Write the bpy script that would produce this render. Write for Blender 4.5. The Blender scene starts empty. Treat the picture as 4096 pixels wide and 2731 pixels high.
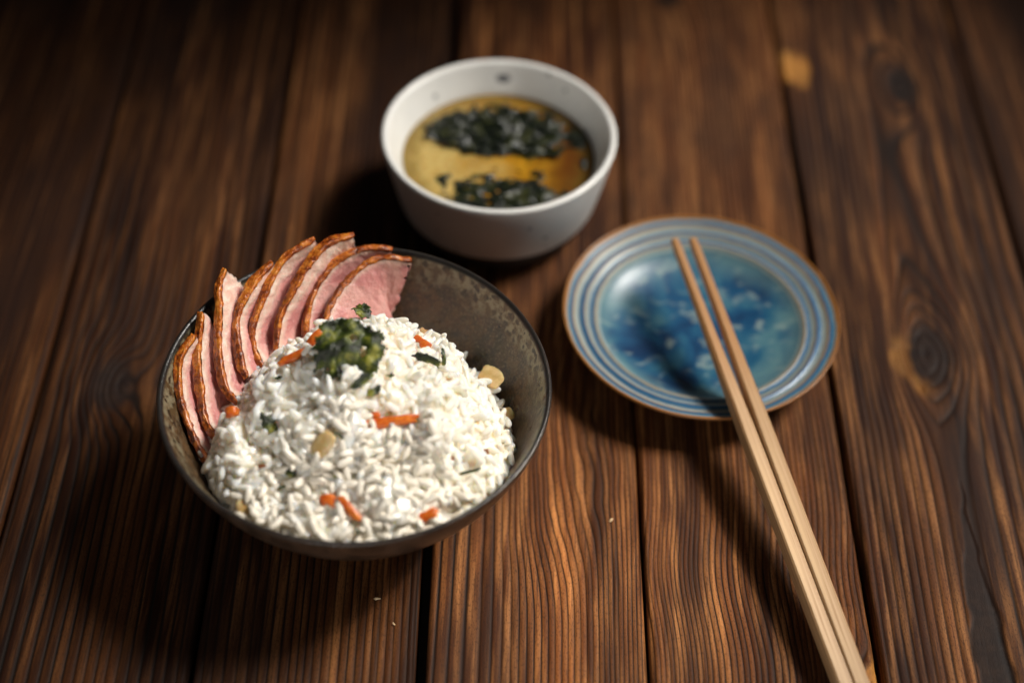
import bpy, bmesh, math, random
import numpy as np
from mathutils import Vector, Matrix, noise
random.seed(7); rng = np.random.default_rng(11)
SC = bpy.context.scene
COL = SC.collection
CM = 0.01

# ------------------------------------------------------------------ camera
F_PX, PITCH, ROLL, CAMH = 6242.0, 0.8414, 0.0375, 52.5      # photograph 4096 px wide, heights in cm
cp, sp = math.cos(PITCH), math.sin(PITCH)
FWD = np.array([0, cp, -sp]); R0 = np.array([1., 0, 0]); D0 = np.array([0, -sp, -cp])
cr, sr = math.cos(ROLL), math.sin(ROLL)
RIGHT = cr * R0 - sr * D0
DOWN = sr * R0 + cr * D0
CAMP = np.array([0, 0, CAMH])
cd = bpy.data.cameras.new('camera'); cam = bpy.data.objects.new('camera', cd); COL.objects.link(cam)
m = Matrix.Identity(4)
for i in range(3):
    m[i][0] = RIGHT[i]; m[i][1] = -DOWN[i]; m[i][2] = -FWD[i]; m[i][3] = CAMP[i] * CM
cam.matrix_world = m
cd.sensor_width = 36; cd.lens = 36 * F_PX / 4096
cd.clip_start = 0.02; cd.clip_end = 20
cd.dof.use_dof = True; cd.dof.focus_distance = 0.613; cd.dof.aperture_fstop = 2.8
SC.camera = cam

# ------------------------------------------------------------------ world and lamps
w = bpy.data.worlds.new('World'); SC.world = w; w.use_nodes = True
w.node_tree.nodes['Background'].inputs[0].default_value = (0.97, 0.98, 1.0, 1)
w.node_tree.nodes['Background'].inputs[1].default_value = 0.032

def aim(o, tgt):
    d = Vector(tgt) - o.location
    o.rotation_euler = d.to_track_quat('-Z', 'Y').to_euler()

def spot(name, loc, tgt, power, cone, blend, radius, col):
    l = bpy.data.lights.new(name, 'SPOT'); l.energy = power; l.spot_size = math.radians(cone); l.spot_blend = blend
    l.shadow_soft_size = radius; l.color = col
    o = bpy.data.objects.new(name, l); COL.objects.link(o); o.location = loc; aim(o, tgt); return o

def area(name, loc, tgt, power, sx, sy, col):
    l = bpy.data.lights.new(name, 'AREA'); l.energy = power; l.shape = 'RECTANGLE'; l.size = sx; l.size_y = sy; l.color = col
    o = bpy.data.objects.new(name, l); COL.objects.link(o); o.location = loc; aim(o, tgt); return o

win = area('window_light', (0.43, 0.60, 0.53), (0.040, 0.430, 0.02), 1.05, 0.50, 0.50, (1.0, 0.95, 0.88))
win.data.spread = math.radians(24)
spot('sun_beam', (1.20, 0.62, 1.50), (0.034, 0.342, 0.0), 150, 4.6, 1.0, 0.05, (1.0, 0.82, 0.58))
area('front_fill', (-0.15, -0.95, 0.38), (0.0, 0.45, 0.05), 6.4, 0.6, 0.4, (1.0, 0.95, 0.89))  # added fill lamp in front, no visible source; lifts the bowls' near sides

SC.view_settings.view_transform = 'Standard'; SC.view_settings.look = 'None'
SC.view_settings.exposure = 0; SC.view_settings.gamma = 1
SC.render.engine = 'CYCLES'
SC.cycles.use_denoising = True
SC.cycles.max_bounces = 8

# ------------------------------------------------------------------ helpers
def ray(dx, dy):
    """direction (unit depth) through a point of the 2352 px wide view"""
    k = 4096 / 2352
    x = dx * k - 2048; y = dy * k - 1365.5
    return (x * RIGHT + y * DOWN) / F_PX + FWD
def at_depth(dx, dy, depth): return CAMP + ray(dx, dy) * depth
def at_z(dx, dy, z):
    r = ray(dx, dy); return CAMP + r * ((z - CAMH) / r[2])
def depth_of(p): return float(np.dot(np.asarray(p) - CAMP, FWD))
def project(p):
    q = np.asarray(p) - CAMP; d = q @ FWD
    return np.stack([(q @ RIGHT) / d * F_PX + 2048, (q @ DOWN) / d * F_PX + 1365.5], -1) * 2352 / 4096, d

def hash2(ix, iy, seed):
    h = (ix.astype(np.int64) * 374761393 + iy.astype(np.int64) * 668265263 + seed * 1442695041) & 0xffffffff
    h = ((h ^ (h >> 13)) * 1274126177) & 0xffffffff
    return ((h ^ (h >> 16)) & 0xffff) / 32767.5 - 1
def vn(x, y, seed=0):
    x = np.asarray(x, float); y = np.asarray(y, float)
    ix = np.floor(x); iy = np.floor(y); fx = x - ix; fy = y - iy
    fx = fx * fx * fx * (fx * (fx * 6 - 15) + 10); fy = fy * fy * fy * (fy * (fy * 6 - 15) + 10)
    a = hash2(ix, iy, seed); b = hash2(ix + 1, iy, seed); c = hash2(ix, iy + 1, seed); d = hash2(ix + 1, iy + 1, seed)
    return (a * (1 - fx) + b * fx) * (1 - fy) + (c * (1 - fx) + d * fx) * fy
def fbm(x, y, seed=0, o=3):
    s = 0; a = 1
    for i in range(o):
        s = s + a * vn(x * 2 ** i, y * 2 ** i, seed + i * 17); a *= 0.5
    return s
def smooth(a, b, x):
    t = np.clip((np.asarray(x, float) - a) / (b - a), 0, 1); return t * t * (3 - 2 * t)

def mesh_obj(name, verts, faces, mat, parent=None, loc=(0, 0, 0), sm=True, attrs=None):
    """verts in cm, relative to loc (cm)"""
    me = bpy.data.meshes.new(name)
    V = np.asarray(verts, float) * CM
    me.from_pydata(V.tolist(), [], [tuple(map(int, f)) for f in faces])
    if sm: me.shade_smooth()
    for k, v in (attrs or {}).items():
        a = me.attributes.new(k, 'FLOAT', 'POINT'); a.data.foreach_set('value', np.asarray(v, np.float32))
    if mat: me.materials.append(mat)
    o = bpy.data.objects.new(name, me); COL.objects.link(o)
    o.location = Vector([c * CM for c in loc])
    if parent: o.parent = parent
    return o
def fix_normals(o):
    bm = bmesh.new(); bm.from_mesh(o.data); bmesh.ops.recalc_face_normals(bm, faces=bm.faces); bm.to_mesh(o.data); bm.free()
def empty(name, loc):
    o = bpy.data.objects.new(name, None); COL.objects.link(o); o.location = Vector([c * CM for c in loc]); o.empty_display_size = 0.01; return o
def tag(o, label, cat, group=None, kind=None):
    o['label'] = label; o['category'] = cat
    if group: o['group'] = group
    if kind: o['kind'] = kind
    return o

class NT:
    """small node-tree writer"""
    def __init__(s, name):
        s.m = bpy.data.materials.new(name); s.m.use_nodes = True; s.t = s.m.node_tree
        s.b = s.t.nodes['Principled BSDF']; s.out = s.t.nodes['Material Output']
    def n(s, ty, **kw):
        x = s.t.nodes.new(ty)
        for k, v in kw.items(): setattr(x, k, v)
        return x
    def put(s, sock, v):
        if hasattr(v, 'links') or isinstance(v, bpy.types.NodeSocket): s.t.links.new(v, sock)
        elif isinstance(v, (tuple, list)) and len(v) == 3 and sock.type == 'RGBA': sock.default_value = (*v, 1)
        else: sock.default_value = v
    def set(s, **kw):
        for k, v in kw.items(): s.put(s.b.inputs[k.replace('_', ' ')], v)
    def coord(s, kind='Object'): return s.n('ShaderNodeTexCoord').outputs[kind]
    def attr(s, name): return s.n('ShaderNodeAttribute', attribute_name=name).outputs['Fac']
    def math(s, op, a, b=0.0, c=None):
        x = s.n('ShaderNodeMath', operation=op); s.put(x.inputs[0], a); s.put(x.inputs[1], b)
        if c is not None: s.put(x.inputs[2], c)
        return x.outputs[0]
    def map(s, v, scale=(1, 1, 1), rot=(0, 0, 0), loc=(0, 0, 0)):
        x = s.n('ShaderNodeMapping'); s.put(x.inputs['Vector'], v)
        x.inputs['Scale'].default_value = scale; x.inputs['Rotation'].default_value = rot; x.inputs['Location'].default_value = loc
        return x.outputs[0]
    def noise(s, v, scale, detail=3, rough=0.5, dist=0.0, out='Fac'):
        x = s.n('ShaderNodeTexNoise'); s.put(x.inputs['Vector'], v); x.inputs['Scale'].default_value = scale
        x.inputs['Detail'].default_value = detail; x.inputs['Roughness'].default_value = rough; x.inputs['Distortion'].default_value = dist
        return x.outputs[out]
    def vor(s, v, scale, feature='F1', rnd=1.0, out='Distance'):
        x = s.n('ShaderNodeTexVoronoi', feature=feature); s.put(x.inputs['Vector'], v); x.inputs['Scale'].default_value = scale
        x.inputs['Randomness'].default_value = rnd; return x.outputs[out]
    def ramp(s, f, stops, interp='LINEAR'):
        x = s.n('ShaderNodeValToRGB'); s.put(x.inputs[0], f); e = x.color_ramp; e.interpolation = interp
        while len(e.elements) < len(stops): e.elements.new(0.5)
        for k, (p, c) in zip(e.elements, stops):
            k.position = p
            k.color = (c, c, c, 1) if isinstance(c, (int, float)) else (*c, 1)
        return x.outputs[0]
    def mix(s, f, a, b, mode='MIX'):
        x = s.n('ShaderNodeMix', data_type='RGBA', blend_type=mode); s.put(x.inputs[0], f); s.put(x.inputs[6], a); s.put(x.inputs[7], b)
        return x.outputs[2]
    def range(s, v, a, b, c=0.0, d=1.0, smoothstep=True):
        x = s.n('ShaderNodeMapRange'); x.interpolation_type = 'SMOOTHSTEP' if smoothstep else 'LINEAR'
        s.put(x.inputs[0], v)
        for i, q in enumerate((a, b, c, d)): s.put(x.inputs[1 + i], q)
        return x.outputs[0]
    def bump(s, h, strength=0.5, dist=0.001, normal=None):
        x = s.n('ShaderNodeBump'); s.put(x.inputs['Height'], h); x.inputs['Strength'].default_value = strength; x.inputs['Distance'].default_value = dist
        if normal is not None: s.put(x.inputs['Normal'], normal)
        return x.outputs[0]

# ------------------------------------------------------------------ materials
def mat_wood():
    t = NT('brushed_stained_wood'); co = t.coord()
    ring = t.attr('ring'); raw = t.attr('raw'); knot = t.attr('knot'); tone = t.attr('tone')
    fib = t.noise(t.map(co, (1, 0.03, 1)), 900, 4, 0.6)
    fib2 = t.noise(t.map(co, (1, 0.06, 1)), 260, 3, 0.6)
    wob = t.noise(t.map(co, (1, 0.10, 1)), 160, 2, 0.5)
    ph = t.math('ADD', ring, t.math('MULTIPLY', t.math('SUBTRACT', wob, 0.5), 0.12))
    fr = t.math('FRACT', ph)
    ringno = t.noise(t.map(co, (1, 0.05, 1)), 35, 2, 0.5)
    # early wood rises after the dark line and deepens slowly towards the next one
    body = t.ramp(fr, [(0.0, 0.0), (0.05, 0.10), (0.15, 0.95), (0.50, 1.0), (0.80, 0.72), (0.92, 0.15), (0.96, 0.0)])
    early = t.mix(t.range(ringno, 0.35, 0.68), (0.060, 0.019, 0.007), (0.175, 0.062, 0.019))
    early = t.mix(t.range(fib2, 0.40, 0.72), early, (0.320, 0.135, 0.046))
    early = t.mix(t.math('MULTIPLY', t.range(fib, 0.52, 0.30), 0.6), early, (0.024, 0.010, 0.006))
    early = t.mix(0.9, early, t.ramp(tone, [(0.0, (0.20, 0.17, 0.16)), (0.5, (1, 1, 1)), (1.0, (1.35, 1.25, 1.1))]), 'MULTIPLY')  # dark low end of tone deepens the left planks in place of light falloff
    wn = t.n('ShaderNodeTexWhiteNoise', noise_dimensions='1D'); t.put(wn.inputs['W'], t.math('FLOOR', ph))
    early = t.mix(0.8, early, t.ramp(wn.outputs['Value'], [(0.0, (0.55, 0.50, 0.46)), (0.6, (1, 1, 1)), (1.0, (1.5, 1.55, 1.6))]), 'MULTIPLY')
    late = (0.007, 0.005, 0.004)
    faint = t.range(t.noise(t.map(co, (1, 0.04, 1), loc=(0.3, 0, 0)), 75, 2, 0.5), 0.36, 0.60, 0.60, 1.0)
    inv = t.math('SUBTRACT', 1.0, t.math('MULTIPLY', t.math('SUBTRACT', 1.0, body), faint))
    c = t.mix(inv, late, early)
    kcol = t.mix(t.range(t.noise(co, 220, 3), 0.35, 0.65), (0.008, 0.006, 0.006), (0.020, 0.012, 0.009))
    kcol = t.mix(t.math('MULTIPLY', body, 0.12), kcol, (0.060, 0.030, 0.018))
    c = t.mix(knot, c, kcol)
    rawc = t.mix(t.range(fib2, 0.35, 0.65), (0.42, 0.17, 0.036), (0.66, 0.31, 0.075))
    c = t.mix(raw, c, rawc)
    speck = t.noise(t.map(co, (1, 0.35, 1)), 1900, 2, 0.6)
    c = t.mix(t.math('MULTIPLY', t.range(speck, 0.52, 0.30), 0.5), c, (0.012, 0.007, 0.005))
    stain = t.noise(t.map(co, (1, 0.35, 1)), 28, 4, 0.6)
    c = t.mix(t.math('MULTIPLY', t.range(stain, 0.58, 0.32), 0.62), c, (0.022, 0.011, 0.008))
    t.set(Base_Color=c, Roughness=t.math('ADD', 0.46, t.math('MULTIPLY', fib, 0.22)))
    t.set(**{'Specular IOR Level': 0.11})
    h = t.math('ADD', t.math('MULTIPLY', body, 0.7), t.math('MULTIPLY', fib, 0.5))
    t.set(Normal=t.bump(t.math('ADD', h, t.math('MULTIPLY', speck, 0.5)), 0.45, 0.0004))
    return t.m

def mat_rice(sss=0.9):
    t = NT('cooked_rice'); co = t.coord()
    n = t.noise(co, 140, 2)
    c = t.mix(t.range(n, 0.35, 0.68), (0.91, 0.84, 0.71), (0.93, 0.90, 0.82))
    t.set(Base_Color=c, Roughness=0.20, **{'Subsurface Weight': sss, 'Subsurface Scale': 0.005, 'Specular IOR Level': 0.5})
    t.b.inputs['Subsurface Radius'].default_value = (1.0, 0.85, 0.65)
    t.set(Normal=t.bump(t.noise(co, 700, 2), 0.2, 0.0002))
    return t.m

def mat_skin():
    t = NT('roast_duck_skin'); co = t.coord()
    big = t.noise(co, 130, 4, 0.6); sm = t.noise(co, 520, 4, 0.65); pores = t.vor(co, 420)
    edge = t.attr('edge')
    c = t.ramp(t.math('ADD', t.math('MULTIPLY', big, 0.6), t.math('MULTIPLY', sm, 0.4)),
               [(0.34, (0.075, 0.012, 0.003)), (0.45, (0.27, 0.052, 0.006)), (0.53, (0.50, 0.130, 0.013)), (0.62, (0.64, 0.22, 0.028)), (0.74, (0.70, 0.34, 0.08))])
    c = t.mix(t.math('MULTIPLY', t.range(pores, 0.22, 0.05), 0.5), c, (0.10, 0.022, 0.005))
    c = t.mix(t.math('MULTIPLY', edge, 0.75), c, (0.16, 0.028, 0.006))
    t.set(Base_Color=c, Roughness=0.24, **{'Specular IOR Level': 0.5, 'Subsurface Weight': 0.15, 'Subsurface Scale': 0.001, 'Coat Weight': 0.25, 'Coat Roughness': 0.15})
    h = t.math('ADD', t.math('MULTIPLY', big, 1.0), t.math('MULTIPLY', sm, 0.55))
    t.set(Normal=t.bump(h, 0.8, 0.0016))
    return t.m

def mat_flesh():
    t = NT('smoked_duck_flesh'); co = t.coord()
    v = t.attr('vv'); fat = t.attr('fatw')
    nn = t.noise(co, 300, 4, 0.6); fibre = t.noise(co, 800, 3, 0.6); big = t.noise(co, 70, 3)
    x = t.math('ADD', t.math('SUBTRACT', v, fat), t.math('MULTIPLY', t.math('SUBTRACT', nn, 0.5), 0.40))
    fatc = t.mix(t.range(nn, 0.4, 0.65), (0.78, 0.50, 0.40), (0.88, 0.70, 0.58))
    meat = t.mix(t.range(big, 0.40, 0.62), (0.60, 0.24, 0.225), (0.73, 0.385, 0.34))
    meat = t.mix(t.math('MULTIPLY', t.range(fibre, 0.52, 0.70), 0.35), meat, (0.84, 0.56, 0.48))
    c = t.mix(t.range(x, -0.10, 0.22), fatc, meat)
    c = t.mix(t.math('MULTIPLY', t.range(t.attr('rimd'), 0.0, 0.35, 1.0, 0.0), 0.6), c, (0.80, 0.66, 0.55))
    t.set(Base_Color=c, Roughness=t.math('ADD', 0.18, t.math('MULTIPLY', nn, 0.3)), **{'Subsurface Weight': 0.2, 'Subsurface Scale': 0.002, 'Specular IOR Level': 0.5})
    t.b.inputs['Subsurface Radius'].default_value = (1.0, 0.4, 0.3)
    h = t.math('ADD', nn, t.math('MULTIPLY', fibre, 0.7))
    t.set(Normal=t.bump(h, 0.55, 0.0010))
    return t.m

def mat_bowl_brown():
    t = NT('ash_brown_glaze'); co = t.coord()
    z = t.attr('zz'); inner = t.attr('inner')
    sp_ = t.noise(co, 240, 5, 0.72); sp2 = t.noise(co, 1100, 3, 0.7); big = t.noise(co, 28, 3, 0.55); mid = t.noise(co, 90, 4, 0.6)
    base = t.ramp(t.math('ADD', t.math('MULTIPLY', big, 0.55), t.math('MULTIPLY', mid, 0.45)),
                  [(0.38, (0.036, 0.023, 0.014)), (0.45, (0.085, 0.050, 0.025)), (0.52, (0.155, 0.085, 0.036)), (0.58, (0.145, 0.105, 0.065)), (0.66, (0.27, 0.22, 0.16))])
    base = t.mix(t.math('MULTIPLY', t.range(sp_, 0.54, 0.38), 0.75), base, (0.035, 0.026, 0.018))
    base = t.mix(t.math('MULTIPLY', t.range(sp2, 0.52, 0.66), 0.55), base, (0.36, 0.29, 0.19))
    # mottled band below the lip: dark ground with pale crawling spots
    band = t.range(t.math('ADD', z, t.math('MULTIPLY', t.math('SUBTRACT', mid, 0.5), 2.2)), 5.1, 5.9)
    crawl = t.vor(t.mix(0.006, co, t.noise(co, 200, 2, out='Color')), 260)
    spots = t.mix(t.range(crawl, 0.34, 0.50), (0.035, 0.026, 0.016), (0.33, 0.30, 0.20))
    spots = t.mix(t.range(sp_, 0.44, 0.60), spots, (0.13, 0.085, 0.038))
    base = t.mix(t.math('MULTIPLY', band, 0.9), base, spots)
    lip = t.range(z, 6.30, 6.44)
    base = t.mix(lip, base, (0.022, 0.020, 0.019))
    outer = t.mix(t.range(mid, 0.4, 0.62), (0.030, 0.019, 0.013), (0.085, 0.050, 0.032))
    base = t.mix(1.0, base, (0.74, 0.70, 0.66), 'MULTIPLY')
    c = t.mix(inner, outer, base)
    t.set(Base_Color=c, Roughness=t.math('ADD', 0.20, t.math('MULTIPLY', mid, 0.22)), **{'Specular IOR Level': 0.55})
    t.set(Normal=t.bump(t.math('ADD', sp_, mid), 0.4, 0.0008))
    return t.m

def mat_bowl_white():
    t = NT('speckled_white_glaze'); co = t.coord()
    d = t.vor(co, 125, out='Distance'); pick = t.vor(co, 125, out='Color')
    sepc = t.n('ShaderNodeSeparateColor'); t.put(sepc.inputs[0], pick)
    r = t.math('MULTIPLY', t.range(sepc.outputs[0], 0.30, 1.0), 0.22)
    spk = t.math('MULTIPLY', t.range(d, t.math('ADD', r, 0.02), t.math('MULTIPLY', r, 0.4)), t.range(sepc.outputs[0], 0.35, 0.50))
    blot = t.noise(co, 38, 3, 0.6)
    c = t.mix(t.range(blot, 0.4, 0.7), (0.84, 0.835, 0.80), (0.78, 0.78, 0.75))
    c = t.mix(t.math('MULTIPLY', spk, 0.75), c, (0.16, 0.165, 0.17))
    # one dark iron spot inside the far wall
    vm = t.n('ShaderNodeVectorMath', operation='DISTANCE'); t.put(vm.inputs[0], t.map(co, (1, 1, 1.6))); vm.inputs[1].default_value = (0.0005, 0.0486, 0.0425 * 1.6)
    c = t.mix(t.range(vm.outputs['Value'], 0.0048, 0.0022), c, (0.02, 0.02, 0.022))
    t.set(Base_Color=c, Roughness=0.30, **{'Specular IOR Level': 0.45})
    t.set(Normal=t.bump(t.noise(co, 160, 3), 0.12, 0.0006))
    return t.m

def mat_clay_dark():
    t = NT('dark_clay'); co = t.coord()
    t.set(Base_Color=t.mix(t.noise(co, 300, 3), (0.020, 0.015, 0.012), (0.05, 0.035, 0.026)), Roughness=0.7)
    return t.m

def mat_plate():
    t = NT('blue_reactive_glaze'); co = t.coord()
    sep = t.n('ShaderNodeSeparateXYZ'); t.put(sep.inputs[0], co)
    rad = t.math('SQRT', t.math('ADD', t.math('POWER', sep.outputs[0], 2.0), t.math('POWER', sep.outputs[1], 2.0)))
    n1 = t.noise(co, 60, 3, 0.5); n2 = t.noise(co, 300, 3, 0.6); n3 = t.noise(co, 24, 2)
    rr = t.math('ADD', rad, t.math('MULTIPLY', t.math('SUBTRACT', n1, 0.5), 0.0016))
    rr = t.math('ADD', rr, t.math('MULTIPLY', t.math('SUBTRACT', n2, 0.5), 0.0009))
    q = t.math('DIVIDE', rr, 0.06154)
    blue = (0.016, 0.100, 0.215); pale = (0.25, 0.30, 0.29); tan = (0.30, 0.165, 0.055); brown = (0.33, 0.135, 0.028)
    bands = t.ramp(q, [(0.730, (0.27, 0.36, 0.35)), (0.750, pale), (0.762, tan), (0.770, pale), (0.780, blue), (0.798, blue), (0.806, pale), (0.830, pale), (0.838, tan),
                       (0.848, blue), (0.872, blue), (0.882, pale), (0.908, (0.33, 0.37, 0.34)), (0.922, tan), (0.936, blue), (0.955, (0.03, 0.13, 0.23)), (0.966, (0.30, 0.38, 0.36)), (0.975, brown), (1.0, (0.26, 0.10, 0.022))])
    cloud = t.noise(co, 48, 4, 0.55, 0.6)
    deep = t.ramp(cloud, [(0.36, (0.004, 0.030, 0.090)), (0.47, (0.008, 0.068, 0.155)), (0.56, (0.020, 0.105, 0.185)), (0.68, (0.075, 0.185, 0.23))])
    fl = t.range(t.noise(t.map(co, (1, 1.4, 1)), 120, 3, 0.5, 0.5), 0.54, 0.74)
    deep = t.mix(t.math('MULTIPLY', fl, 0.55), deep, (0.34, 0.42, 0.37))
    # thicker paler glaze gathers towards the wall of the well
    deep = t.mix(t.math('MULTIPLY', t.range(t.math('ADD', q, t.math('MULTIPLY', t.math('SUBTRACT', n3, 0.5), 0.4)), 0.54, 0.78), 0.6), deep, (0.14, 0.25, 0.26))
    c = t.mix(t.range(q, 0.722, 0.736), deep, bands)
    under = t.math('LESS_THAN', t.attr('top'), 0.5)
    c = t.mix(under, c, t.mix(t.range(q, 0.97, 0.995), (0.020, 0.045, 0.075), (0.16, 0.065, 0.02)))
    t.set(Base_Color=c, Roughness=0.33, **{'Specular IOR Level': 0.45})
    t.set(Normal=t.bump(t.math('ADD', n1, t.math('MULTIPLY', n2, 0.3)), 0.16, 0.0008))
    return t.m

def mat_chop():
    t = NT('pale_chopstick_wood'); co = t.coord()
    f = t.noise(t.map(co, (1, 0.02, 1)), 750, 4, 0.65); g = t.noise(t.map(co, (1, 0.015, 1)), 260, 3, 0.5); big = t.noise(t.map(co, (1, 0.2, 1)), 60, 2)
    c = t.mix(t.range(g, 0.35, 0.66), (0.37, 0.22, 0.105), (0.52, 0.345, 0.185))
    c = t.mix(t.math('MULTIPLY', t.range(f, 0.50, 0.30), 0.65), c, (0.24, 0.105, 0.035))
    c = t.mix(t.math('MULTIPLY', t.range(f, 0.62, 0.78), 0.5), c, (0.75, 0.55, 0.32))
    tipw = t.attr('tip')
    c = t.mix(t.math('MULTIPLY', t.range(t.math('ADD', tipw, t.math('MULTIPLY', t.math('SUBTRACT', big, 0.5), 0.25)), 0.55, 0.80), 0.62), c, (0.44, 0.185, 0.05))
    t.set(Base_Color=c, Roughness=0.50, **{'Specular IOR Level': 0.35})
    t.set(Normal=t.bump(f, 0.3, 0.0003))
    return t.m

def mat_nori():
    t = NT('toasted_seaweed'); co = t.coord()
    n = t.noise(co, 150, 4, 0.6); n2 = t.noise(co, 900, 3, 0.6)
    c = t.ramp(n, [(0.38, (0.007, 0.010, 0.004)), (0.47, (0.022, 0.034, 0.006)), (0.55, (0.080, 0.100, 0.012)), (0.64, (0.26, 0.25, 0.030))])
    c = t.mix(t.math('MULTIPLY', t.range(n2, 0.60, 0.75), 0.5), c, (0.17, 0.15, 0.04))
    t.set(Base_Color=c, Roughness=0.30, **{'Specular IOR Level': 0.5})
    t.set(Normal=t.bump(t.math('ADD', n, n2), 0.8, 0.0008))
    return t.m
def mat_nori_wet():
    t = NT('wet_seaweed'); co = t.coord()
    n = t.noise(co, 160, 4, 0.7); n2 = t.noise(co, 500, 3, 0.65)
    c = t.ramp(n, [(0.34, (0.002, 0.003, 0.002)), (0.52, (0.006, 0.010, 0.004)), (0.66, (0.045, 0.048, 0.012))])
    t.set(Base_Color=c, Roughness=0.24, **{'Specular IOR Level': 0.45})
    t.set(Normal=t.bump(t.math('ADD', n, n2), 0.6, 0.0008))
    return t.m
def mat_carrot():
    t = NT('cooked_carrot'); co = t.coord()
    n = t.noise(co, 350, 3, 0.6); n2 = t.noise(t.map(co, (0.3, 1, 1)), 900, 2)
    c = t.mix(t.range(n, 0.35, 0.65), (0.52, 0.085, 0.010), (0.72, 0.20, 0.025))
    t.set(Base_Color=c, Roughness=0.28, **{'Subsurface Weight': 0.3, 'Subsurface Scale': 0.0015})
    t.b.inputs['Subsurface Radius'].default_value = (1, 0.4, 0.1)
    t.set(Normal=t.bump(t.math('ADD', n, n2), 0.5, 0.0006))
    return t.m
def mat_simple(name, a, b, scale=300, rough=0.35, sss=0.0, bump=0.3, trans=0.0):
    t = NT(name); co = t.coord(); n = t.noise(co, scale, 3, 0.6)
    t.set(Base_Color=t.mix(t.range(n, 0.35, 0.65), a, b), Roughness=rough)
    t.set(**{'Subsurface Weight': sss, 'Subsurface Scale': 0.002, 'Transmission Weight': trans})
    t.set(Normal=t.bump(n, bump, 0.0006))
    return t.m
def mat_soup():
    t = NT('clear_miso_broth'); co = t.coord()
    sep = t.n('ShaderNodeSeparateXYZ'); t.put(sep.inputs[0], co)
    big = t.noise(co, 42, 3, 0.5); fine = t.noise(co, 420, 5, 0.7); mid = t.noise(co, 120, 4, 0.6)
    # sediment settles in a cloud on one side of the bowl
    side = t.math('ADD', t.math('MULTIPLY', sep.outputs[0], -22.0), t.math('MULTIPLY', t.math('SUBTRACT', big, 0.5), 1.6))
    cloud = t.range(side, -0.15, 0.60)
    grains = t.range(fine, 0.36, 0.62)
    clear = t.mix(t.range(mid, 0.3, 0.7), (0.26, 0.115, 0.007), (0.48, 0.24, 0.015))
    edge = t.range(sep.outputs[0], 0.012, 0.036)
    clear = t.mix(edge, clear, (0.105, 0.032, 0.006))
    sed = t.mix(grains, (0.45, 0.30, 0.080), (0.58, 0.43, 0.16))
    c = t.mix(cloud, clear, sed)
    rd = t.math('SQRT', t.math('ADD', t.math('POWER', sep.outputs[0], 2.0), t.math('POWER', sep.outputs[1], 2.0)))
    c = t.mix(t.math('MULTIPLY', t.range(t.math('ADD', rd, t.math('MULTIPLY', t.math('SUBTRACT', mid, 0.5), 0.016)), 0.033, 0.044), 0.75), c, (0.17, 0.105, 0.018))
    t.set(Base_Color=c, Roughness=t.math('ADD', 0.05, t.math('MULTIPLY', cloud, 0.25)), **{'Specular IOR Level': 0.4, 'Subsurface Weight': 0.25, 'Subsurface Scale': 0.004})
    t.set(Normal=t.bump(t.math('ADD', big, t.math('MULTIPLY', t.math('MULTIPLY', fine, cloud), 0.4)), 0.2, 0.0010))
    return t.m

M = dict(wood=mat_wood(), rice=mat_rice(), grain=mat_rice(0.0), skin=mat_skin(), flesh=mat_flesh(), brown=mat_bowl_brown(), white=mat_bowl_white(),
         clay=mat_clay_dark(), plate=mat_plate(), chop=mat_chop(), nori=mat_nori(), wet=mat_nori_wet(), carrot=mat_carrot(), soup=mat_soup(),
         bamboo=mat_simple('braised_bamboo_shoot', (0.60, 0.40, 0.15), (0.74, 0.56, 0.28), 250, 0.25, 0.4, 0.2),
         onion=mat_simple('braised_onion', (0.46, 0.27, 0.11), (0.62, 0.42, 0.22), 250, 0.2, 0.5, 0.3),
         shiitake=mat_simple('braised_mushroom', (0.16, 0.055, 0.018), (0.26, 0.10, 0.035), 400, 0.4, 0.0, 0.3),
         crumb=mat_simple('pale_crumb', (0.62, 0.45, 0.25), (0.72, 0.58, 0.38), 600, 0.5))

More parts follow.
